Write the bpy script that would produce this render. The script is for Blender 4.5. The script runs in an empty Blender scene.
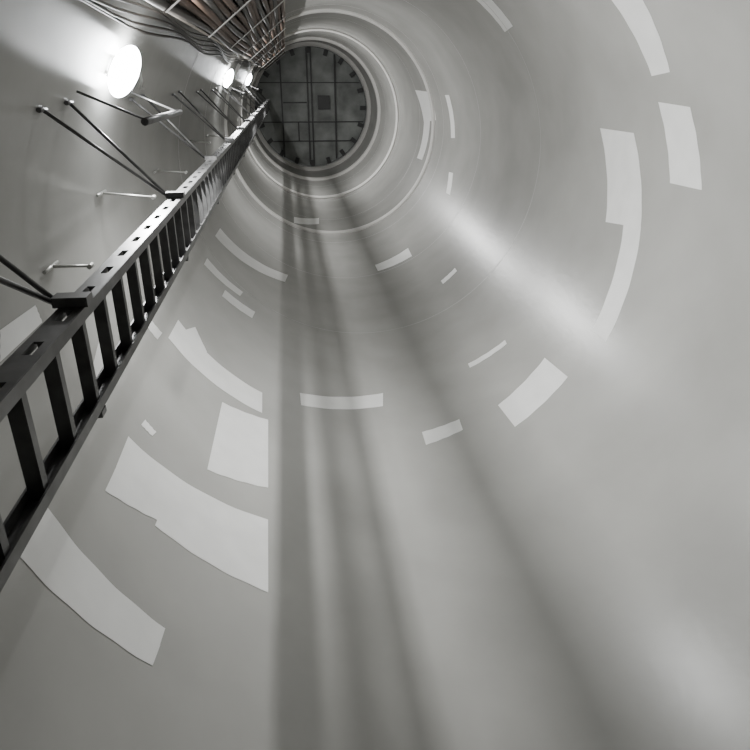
import bpy, bmesh, math, random
from mathutils import Vector, Matrix
random.seed(4)
R=2.25; F=650.0
CAM=Vector((-.94,-.92,1.6)); TOPZ=28.9
Zc=Vector((-90,293,-F)).normalized(); Xc=Vector((1,0,0)); Xc=(Xc-Zc*Xc.dot(Zc)).normalized(); Yc=Zc.cross(Xc)
M=Matrix((Xc,Yc,Zc))
cd=bpy.data.cameras.new("camera"); cam=bpy.data.objects.new("camera",cd); bpy.context.scene.collection.objects.link(cam)
cd.sensor_width=36; cd.lens=36*F/750; cd.clip_start=.02
cam.matrix_world=Matrix.Translation(CAM)@M.to_4x4()
bpy.context.scene.camera=cam

def mat(name,col,rough=.5,metal=0,noise=0,nscale=4,bump=0,spec=.5,emit=None,es=0,aniso=0):
    m=bpy.data.materials.new(name); m.use_nodes=True; nt=m.node_tree; b=nt.nodes["Principled BSDF"]
    b.inputs["Base Color"].default_value=(*col,1); b.inputs["Roughness"].default_value=rough; b.inputs["Metallic"].default_value=metal
    b.inputs["Specular IOR Level"].default_value=spec
    if noise:
        tc=nt.nodes.new("ShaderNodeTexCoord"); n=nt.nodes.new("ShaderNodeTexNoise"); n.inputs["Scale"].default_value=nscale; n.inputs["Detail"].default_value=8
        nt.links.new(tc.outputs["Object"],n.inputs["Vector"])
        cr=nt.nodes.new("ShaderNodeValToRGB"); cr.color_ramp.elements[0].position=.3; cr.color_ramp.elements[1].position=.7
        cr.color_ramp.elements[0].color=(*[c*(1-noise) for c in col],1); cr.color_ramp.elements[1].color=(*[min(1,c*(1+noise)) for c in col],1)
        nt.links.new(n.outputs["Fac"],cr.inputs["Fac"]); nt.links.new(cr.outputs["Color"],b.inputs["Base Color"])
        if bump:
            bp=nt.nodes.new("ShaderNodeBump"); bp.inputs["Strength"].default_value=bump; bp.inputs["Distance"].default_value=.01
            n2=nt.nodes.new("ShaderNodeTexNoise"); n2.inputs["Scale"].default_value=nscale*12; nt.links.new(tc.outputs["Object"],n2.inputs["Vector"])
            nt.links.new(n2.outputs["Fac"],bp.inputs["Height"]); nt.links.new(bp.outputs["Normal"],b.inputs["Normal"])
    if aniso:
        t=nt.nodes.new("ShaderNodeTangent"); t.direction_type='RADIAL'; t.axis='Z'
        nt.links.new(t.outputs[0],b.inputs["Tangent"]); b.inputs["Anisotropic"].default_value=aniso; b.inputs["Anisotropic Rotation"].default_value=.25
    if emit: b.inputs["Emission Color"].default_value=(*emit,1); b.inputs["Emission Strength"].default_value=es
    return m
m_wall=mat("tower_paint",(.31,.308,.292),.26,0,.09,1.3,.06,spec=.34,aniso=.55)
m_patch=mat("patch_paint",(.64,.64,.625),.4,0,.05,5)
m_weld=mat("weld_paint",(.28,.28,.265),.4)
m_flange_lit=mat("flange_lit_paint",(.5,.49,.47),.4,0,.05,3)  # lighter than the wall: bright lit ring below the platform put into the colour
m_steel=mat("galvanised_steel",(.12,.12,.12),.35,.6,.3,12)
m_light=mat("zinc_plate",(.42,.42,.4),.4,.6,.15,9)
m_tray=mat("tray_steel",(.42,.38,.33),.5,.3,.2,6)
m_dark=mat("dark_steel",(.05,.05,.05),.5,.4)
m_plat=mat("platform_paint",(.2,.21,.2),.55,.1,.45,1.5)
m_rub=mat("cable_rubber",(.03,.026,.022),.5,0,.2,5)
m_brown=mat("cable_brown",(.075,.045,.03),.6,0,.3,6)
m_floor=mat("floor_steel",(.3,.3,.29),.5,.2,.15,3)
m_emit=mat("lamp_glass",(.9,.9,.9),.3,emit=(.95,.98,1),es=50)

def obj(name,bm,m,parent=None,smooth=False):
    me=bpy.data.meshes.new(name); bm.normal_update(); bm.to_mesh(me); bm.free()
    o=bpy.data.objects.new(name,me); bpy.context.scene.collection.objects.link(o)
    for mm in (m if isinstance(m,list) else [m]): me.materials.append(mm)
    if smooth:
        for p in me.polygons: p.use_smooth=True
    if parent: o.parent=parent
    return o
def empty(name):
    o=bpy.data.objects.new(name,None); bpy.context.scene.collection.objects.link(o); return o
def box(bm,c,s,ax=None,mi=0):
    ax=ax or (Vector((1,0,0)),Vector((0,1,0)),Vector((0,0,1))); c=Vector(c)
    vs=[bm.verts.new(c+ax[0]*(i*s[0]/2)+ax[1]*(j*s[1]/2)+ax[2]*(k*s[2]/2)) for i in(-1,1) for j in(-1,1) for k in(-1,1)]
    for f in((0,1,3,2),(4,6,7,5),(0,4,5,1),(2,3,7,6),(0,2,6,4),(1,5,7,3)):
        bm.faces.new([vs[q] for q in f]).material_index=mi
def tube(bm,pts,r,n=10,mi=0):
    pts=[Vector(p) for p in pts]; prev=None; rings=[]
    for i,p in enumerate(pts):
        d=(pts[min(i+1,len(pts)-1)]-pts[max(i-1,0)]).normalized()
        a=d.cross(Vector((0,0,1)) if abs(d.z)<.9 else Vector((1,0,0))).normalized()
        if prev is not None:
            a=(prev-d*prev.dot(d)).normalized()
        prev=a; b=d.cross(a)
        rings.append([bm.verts.new(p+(a*math.cos(2*math.pi*k/n)+b*math.sin(2*math.pi*k/n))*r) for k in range(n)])
    for r0,r1 in zip(rings,rings[1:]):
        for k in range(n): f=bm.faces.new((r0[k],r0[(k+1)%n],r1[(k+1)%n],r1[k])); f.material_index=mi; f.smooth=True
    bm.faces.new(rings[0][::-1]).material_index=mi; bm.faces.new(rings[-1]).material_index=mi
def revolve(bm,prof,n=160,closed=True):
    rings=[[bm.verts.new((r*math.cos(2*math.pi*k/n),r*math.sin(2*math.pi*k/n),z)) for r,z in prof] for k in range(n)]
    L=len(prof)
    for k in range(n):
        a=rings[k]; b=rings[(k+1)%n]
        for j in range(L if closed else L-1):
            bm.faces.new((a[j],a[(j+1)%L],b[(j+1)%L],b[j]))
# ---- tower
bm=bmesh.new(); revolve(bm,[(R,0),(R+.04,0),(R+.04,TOPZ+.6),(R,TOPZ+.6)],192)
bmesh.ops.recalc_face_normals(bm,faces=bm.faces)
o=obj("wall_tower",bm,m_wall,smooth=True); o.data.set_sharp_from_angle(angle=math.radians(40))
bm=bmesh.new()
for z in (10,12.8,15.6,18.2,21,24):
    revolve(bm,[(R+.001,z-.012),(R-.002,z-.004),(R-.002,z+.004),(R+.001,z+.012)],160,False)
obj("trim_weld_seams",bm,m_weld,smooth=True)
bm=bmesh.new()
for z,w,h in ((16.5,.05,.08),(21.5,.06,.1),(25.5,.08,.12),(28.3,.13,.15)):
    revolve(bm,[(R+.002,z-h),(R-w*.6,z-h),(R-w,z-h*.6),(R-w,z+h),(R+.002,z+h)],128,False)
obj("trim_flange",bm,m_flange_lit)
bm=bmesh.new(); revolve(bm,[(0.001,-.08),(R+.04,-.08),(R+.04,0),(0.001,0)],96); obj("floor",bm,m_floor)
# ---- upper platform
P=empty("upper_platform")
bm=bmesh.new(); revolve(bm,[(0.001,TOPZ),(2.12,TOPZ),(2.12,TOPZ+.05),(0.001,TOPZ+.05)],96); obj("deck_plate",bm,m_plat,P)
bm=bmesh.new()
for x in (-1.1,-.1,.05,.95):
    L=2*math.sqrt(2.1**2-x*x); box(bm,(x,0,TOPZ-.05),(.05,L,.1))
for y in (-.9,.5,1.2):
    L=2*math.sqrt(2.1**2-y*y); box(bm,(0,y,TOPZ-.04),(L,.035,.08))
box(bm,(-.6,-.2,TOPZ-.03),(.9,.05,.06)); box(bm,(-.5,.85,TOPZ-.03),(.05,.7,.06)); box(bm,(.5,-.2,TOPZ-.1),(.45,.5,.05))
obj("support_beams",bm,m_dark,P)
bm=bmesh.new()
for k in range(20):
    a=2*math.pi*k/20; u=Vector((math.cos(a),math.sin(a),0)); v=Vector((-u.y,u.x,0))
    box(bm,u*2.03+Vector((0,0,TOPZ-.06)),(.24,.15,.1),(u,v,Vector((0,0,1))))
obj("edge_clamps",bm,m_dark,P)
# ---- repair paint patches on the wall: (angle mrad, height cm) of 4 corners
DATA="""-222,827,-222,757,134,724,168,791|138,756,127,724,594,686,592,717|817,744,802,691,1101,671,1110,718|1292,721,1299,700,1474,688,1470,713
1585,808,1605,776,2005,748,2008,776|-349,709,-338,663,-67,646,-63,692|-759,725,-731,680,-456,682,-443,711|-951,1019,-930,973,-731,974,-710,1013
-338,1825,-328,1652,-77,1633,-28,1768|-48,1768,-63,1698,332,1717,340,1777|-311,1512,-314,1477,28,1458,38,1490|307,1451,299,1420,464,1379,469,1410
1016,1350,1029,1294,1326,1294,1326,1337|842,1113,846,1097,972,1090,970,1106|900,828,906,818,1125,815,1122,826|1686,1837,1703,1758,1983,1691,1978,1767
2663,1140,2673,1077,2083,1167,2059,1217|2661,962,2663,931,2388,963,2375,987|2489,934,2496,905,2291,920,2278,949|2668,730,2675,681,2189,695,2195,736
2370,668,2376,560,2147,581,2160,688|2661,520,2658,487,2139,509,2143,542|2657,496,2659,463,2483,478,2470,508|2487,498,2495,472,2134,471,2139,510
2776,418,2768,402,2406,396,2401,410|2781,404,2776,384,2411,386,2404,399|2797,667,2797,651,2713,657,2707,675|2632,552,2638,543,2590,544,2582,552
2899,564,2842,515,2788,532,2827,577|3106,449,3095,492,3051,494,3054,440|2620,729,2581,757,2489,734,2528,708"""
bm=bmesh.new()
for qi,q in enumerate(DATA.replace("\n","|").split("|")):
    v=[float(x) for x in q.split(",")]; c=[(v[2*k]/1000,v[2*k+1]/100) for k in range(4)]
    nu=18; nv=4; rr=R-.0009-.00006*qi; g=[]
    for i in range(nu+1):
        s=i/nu; row=[]
        for j in range(nv+1):
            t=j/nv
            th=(c[0][0]*(1-s)+c[3][0]*s)*(1-t)+(c[1][0]*(1-s)+c[2][0]*s)*t
            z=(c[0][1]*(1-s)+c[3][1]*s)*(1-t)+(c[1][1]*(1-s)+c[2][1]*s)*t
            if j in(0,nv) : z+=.003*math.sin(i*1.1+qi)
            row.append(bm.verts.new((rr*math.cos(th),rr*math.sin(th),z)))
        g.append(row)
    for i in range(nu):
        for j in range(nv): bm.faces.new((g[i][j],g[i+1][j],g[i+1][j+1],g[i][j+1])).smooth=True
obj("repair_paint_patches",bm,m_patch)
# ---- ladder
Lx=-1.60; YA=-.31; YB=.03; LT=TOPZ-.3
P=empty("ladder")
def rail(name,y,s,D,slots):
    bm=bmesh.new(); H=LT
    sp=.25; n=int(H/sp)
    if slots:
        for k in range(n):
            z0=k*sp; sw=(D-.026)/2
            box(bm,(Lx,y,z0+.08),(D,.006,.16))
            for q in(-1,1): box(bm,(Lx+q*(D/2-sw/2),y,z0+.205),(sw,.006,.09))
    else: box(bm,(Lx,y,H/2),(D,.006,H))
    for dx in(-D/2,D/2): box(bm,(Lx+dx,y+s*.016,H/2),(.006,.036,H))
    return obj(name,bm,m_steel,P)
rail("rail_near",YA,1,.07,True); rail("rail_far",YB,-1,.052,False)
bm=bmesh.new(); z=.3
while z<LT: box(bm,(Lx,(YA+YB)/2,z),(.04,YB-YA-.005,.03)); z+=.25
obj("rungs",bm,m_steel,P)
bm=bmesh.new()
z=1.55
while z<LT:
    for dz,wy in((-.46,-.80),(-.05,-.82)):
        wx=-math.sqrt((R-.015)**2-wy*wy)
        tube(bm,[(Lx-.03,YA,z),(wx,wy,z+dz)],.009,8)
        tube(bm,[(wx,wy,z+dz-.05),(wx,wy,z+dz+.05)],.012,8)
    box(bm,(Lx,YA-.02,z),(.1,.03,.06)); box(bm,(Lx,YB+.015,z),(.06,.02,.05))
    z+=2.0
obj("wall_brackets",bm,m_steel,P)
bm=bmesh.new()
for th,z,l in((3.15,5.2,.22),(3.245,6.35,.36),(3.2,8.4,.3),(3.25,10.6,.3),(3.2,13,.3)):
    u=Vector((math.cos(th),math.sin(th),0)); Z=Vector((0,0,1))
    tube(bm,[u*(R-.01)+Z*z,u*(R-l)+Z*z],.008,8)
    tube(bm,[u*(R-.02)+Z*(z-.12),u*(R-.02)+Z*(z+.1)],.01,8)
    tube(bm,[u*(R-l)+Z*(z-.03),u*(R-l)+Z*(z+.03)],.013,8)
obj("wall_studs",bm,m_light)
# ---- lamps
UP=Vector((0,0,1))
def lamp(az,lz,en,shadow_bar=True,col=(1,1,.99)):
    out=Vector((math.cos(az),math.sin(az),0)); wn=-out; tg=Vector((-wn.y,wn.x,0))
    P=empty("bulkhead_lamp"); base=out*(R-.012)
    bm=bmesh.new(); box(bm,base+wn*.015+UP*lz,(.02,.12,.3),(wn,tg,UP))
    tube(bm,[base+wn*.02+UP*(lz+.15),base+wn*.05+UP*(lz+.4)-tg*.05,base+wn*.08+UP*(lz+.55)+tg*.05,base+wn*.05+UP*(lz+.75)+tg*.12,base+wn*.03+UP*(lz+1.0)+tg*.14],.009)
    obj("housing",bm,m_light,P)
    bm=bmesh.new(); bmesh.ops.create_uvsphere(bm,u_segments=32,v_segments=16,radius=1)
    for v in bm.verts:
        c=v.co.copy(); v.co=base+wn*(.068+.066*c.x)+tg*(.165*c.y)+UP*(lz+.27*c.z)
    obj("diffuser",bm,m_emit,P,True)
    Lp=base+wn*.14
    if shadow_bar:
        dr=(Vector((.50,2.13,0))-Lp).normalized(); pos=Lp+dr*.28
        bm=bmesh.new(); tube(bm,[pos+UP*(lz-.8),pos+UP*(lz+.5)],.021)  # upright bar added beside the lamp to cast a lengthwise shadow stripe
        wallp=pos.normalized()*(R-.02)
        for dz in(-.7,.42): tube(bm,[pos+UP*(lz+dz),wallp+UP*(lz+dz)],.007)
        obj("shadow_bar",bm,m_steel,P)
    ld=bpy.data.lights.new("lamp_light","AREA"); ld.shape='RECTANGLE'; ld.size=.05; ld.size_y=.34; ld.energy=en; ld.color=col
    lo=bpy.data.objects.new("lamp_light",ld); bpy.context.scene.collection.objects.link(lo); lo.parent=P
    z=-wn; y=UP; x=y.cross(z)
    lo.matrix_local=Matrix.Translation(Lp+UP*lz)@Matrix((x,y,z)).transposed().to_4x4()
AZ=math.atan2(-.451,-.8925)
for lz,e in ((6.28,215),(14.6,175),(21.6,250)): lamp(AZ,lz,e)
lamp(math.atan2(-2.15,-.62),6.6,34,False)  # unseen extra lamp, added for the lower right highlight and brightness
# ---- cable tray
P=empty("cable_tray")
a=Vector((-1.66,-1.36,0)); b=Vector((-.93,-1.92,0)); d=(b-a).normalized(); w=(b-a).length; n=Vector((-d.y,d.x,0))
if n.dot(-a)<0: n=-n
bm=bmesh.new()
for e in(a,b): box(bm,e+UP*(TOPZ/2),(.02,.12,TOPZ-.4),(d,n,UP))
z=.5
while z<TOPZ-.4:
    box(bm,(a+b)/2+UP*z,(w,.03,.05),(d,n,UP)); z+=1.2
obj("tray_frame",bm,m_tray,P)
bm=bmesh.new()
for i in range(15):
    s=(i+.5)/15; base=a.lerp(b,s)+n*.05
    pts=[base+UP*z+d*.015*math.sin(z*.9+i)+n*.012*math.sin(z*1.3+i*2) for z in [.1+q*.6 for q in range(47)]]
    tube(bm,pts,.03,8,mi=0 if i%3 else 1)
obj("power_cables",bm,[m_brown,m_rub],P)
bm=bmesh.new(); z=1.2
while z<TOPZ-.5:
    box(bm,(a+b)/2+UP*z+n*.09,(w,.008,.06),(d,n,UP)); z+=2.4
obj("cable_clamps",bm,m_light,P)
bm=bmesh.new()
for i in range(5):
    th=math.atan2(-1.22,-1.8)+i*.016; rr=R-.04-.012*i
    pts=[(rr*math.cos(th+.012*math.sin(z*1.7+i)),rr*math.sin(th+.012*math.sin(z*1.7+i)),z) for z in [.1+q*.5 for q in range(56)]]
    tube(bm,pts,.009,6)
obj("supply_wires",bm,m_rub)
w=bpy.data.worlds.new("World"); bpy.context.scene.world=w; w.use_nodes=True
w.node_tree.nodes["Background"].inputs[0].default_value=(.5,.52,.5,1); w.node_tree.nodes["Background"].inputs[1].default_value=.1
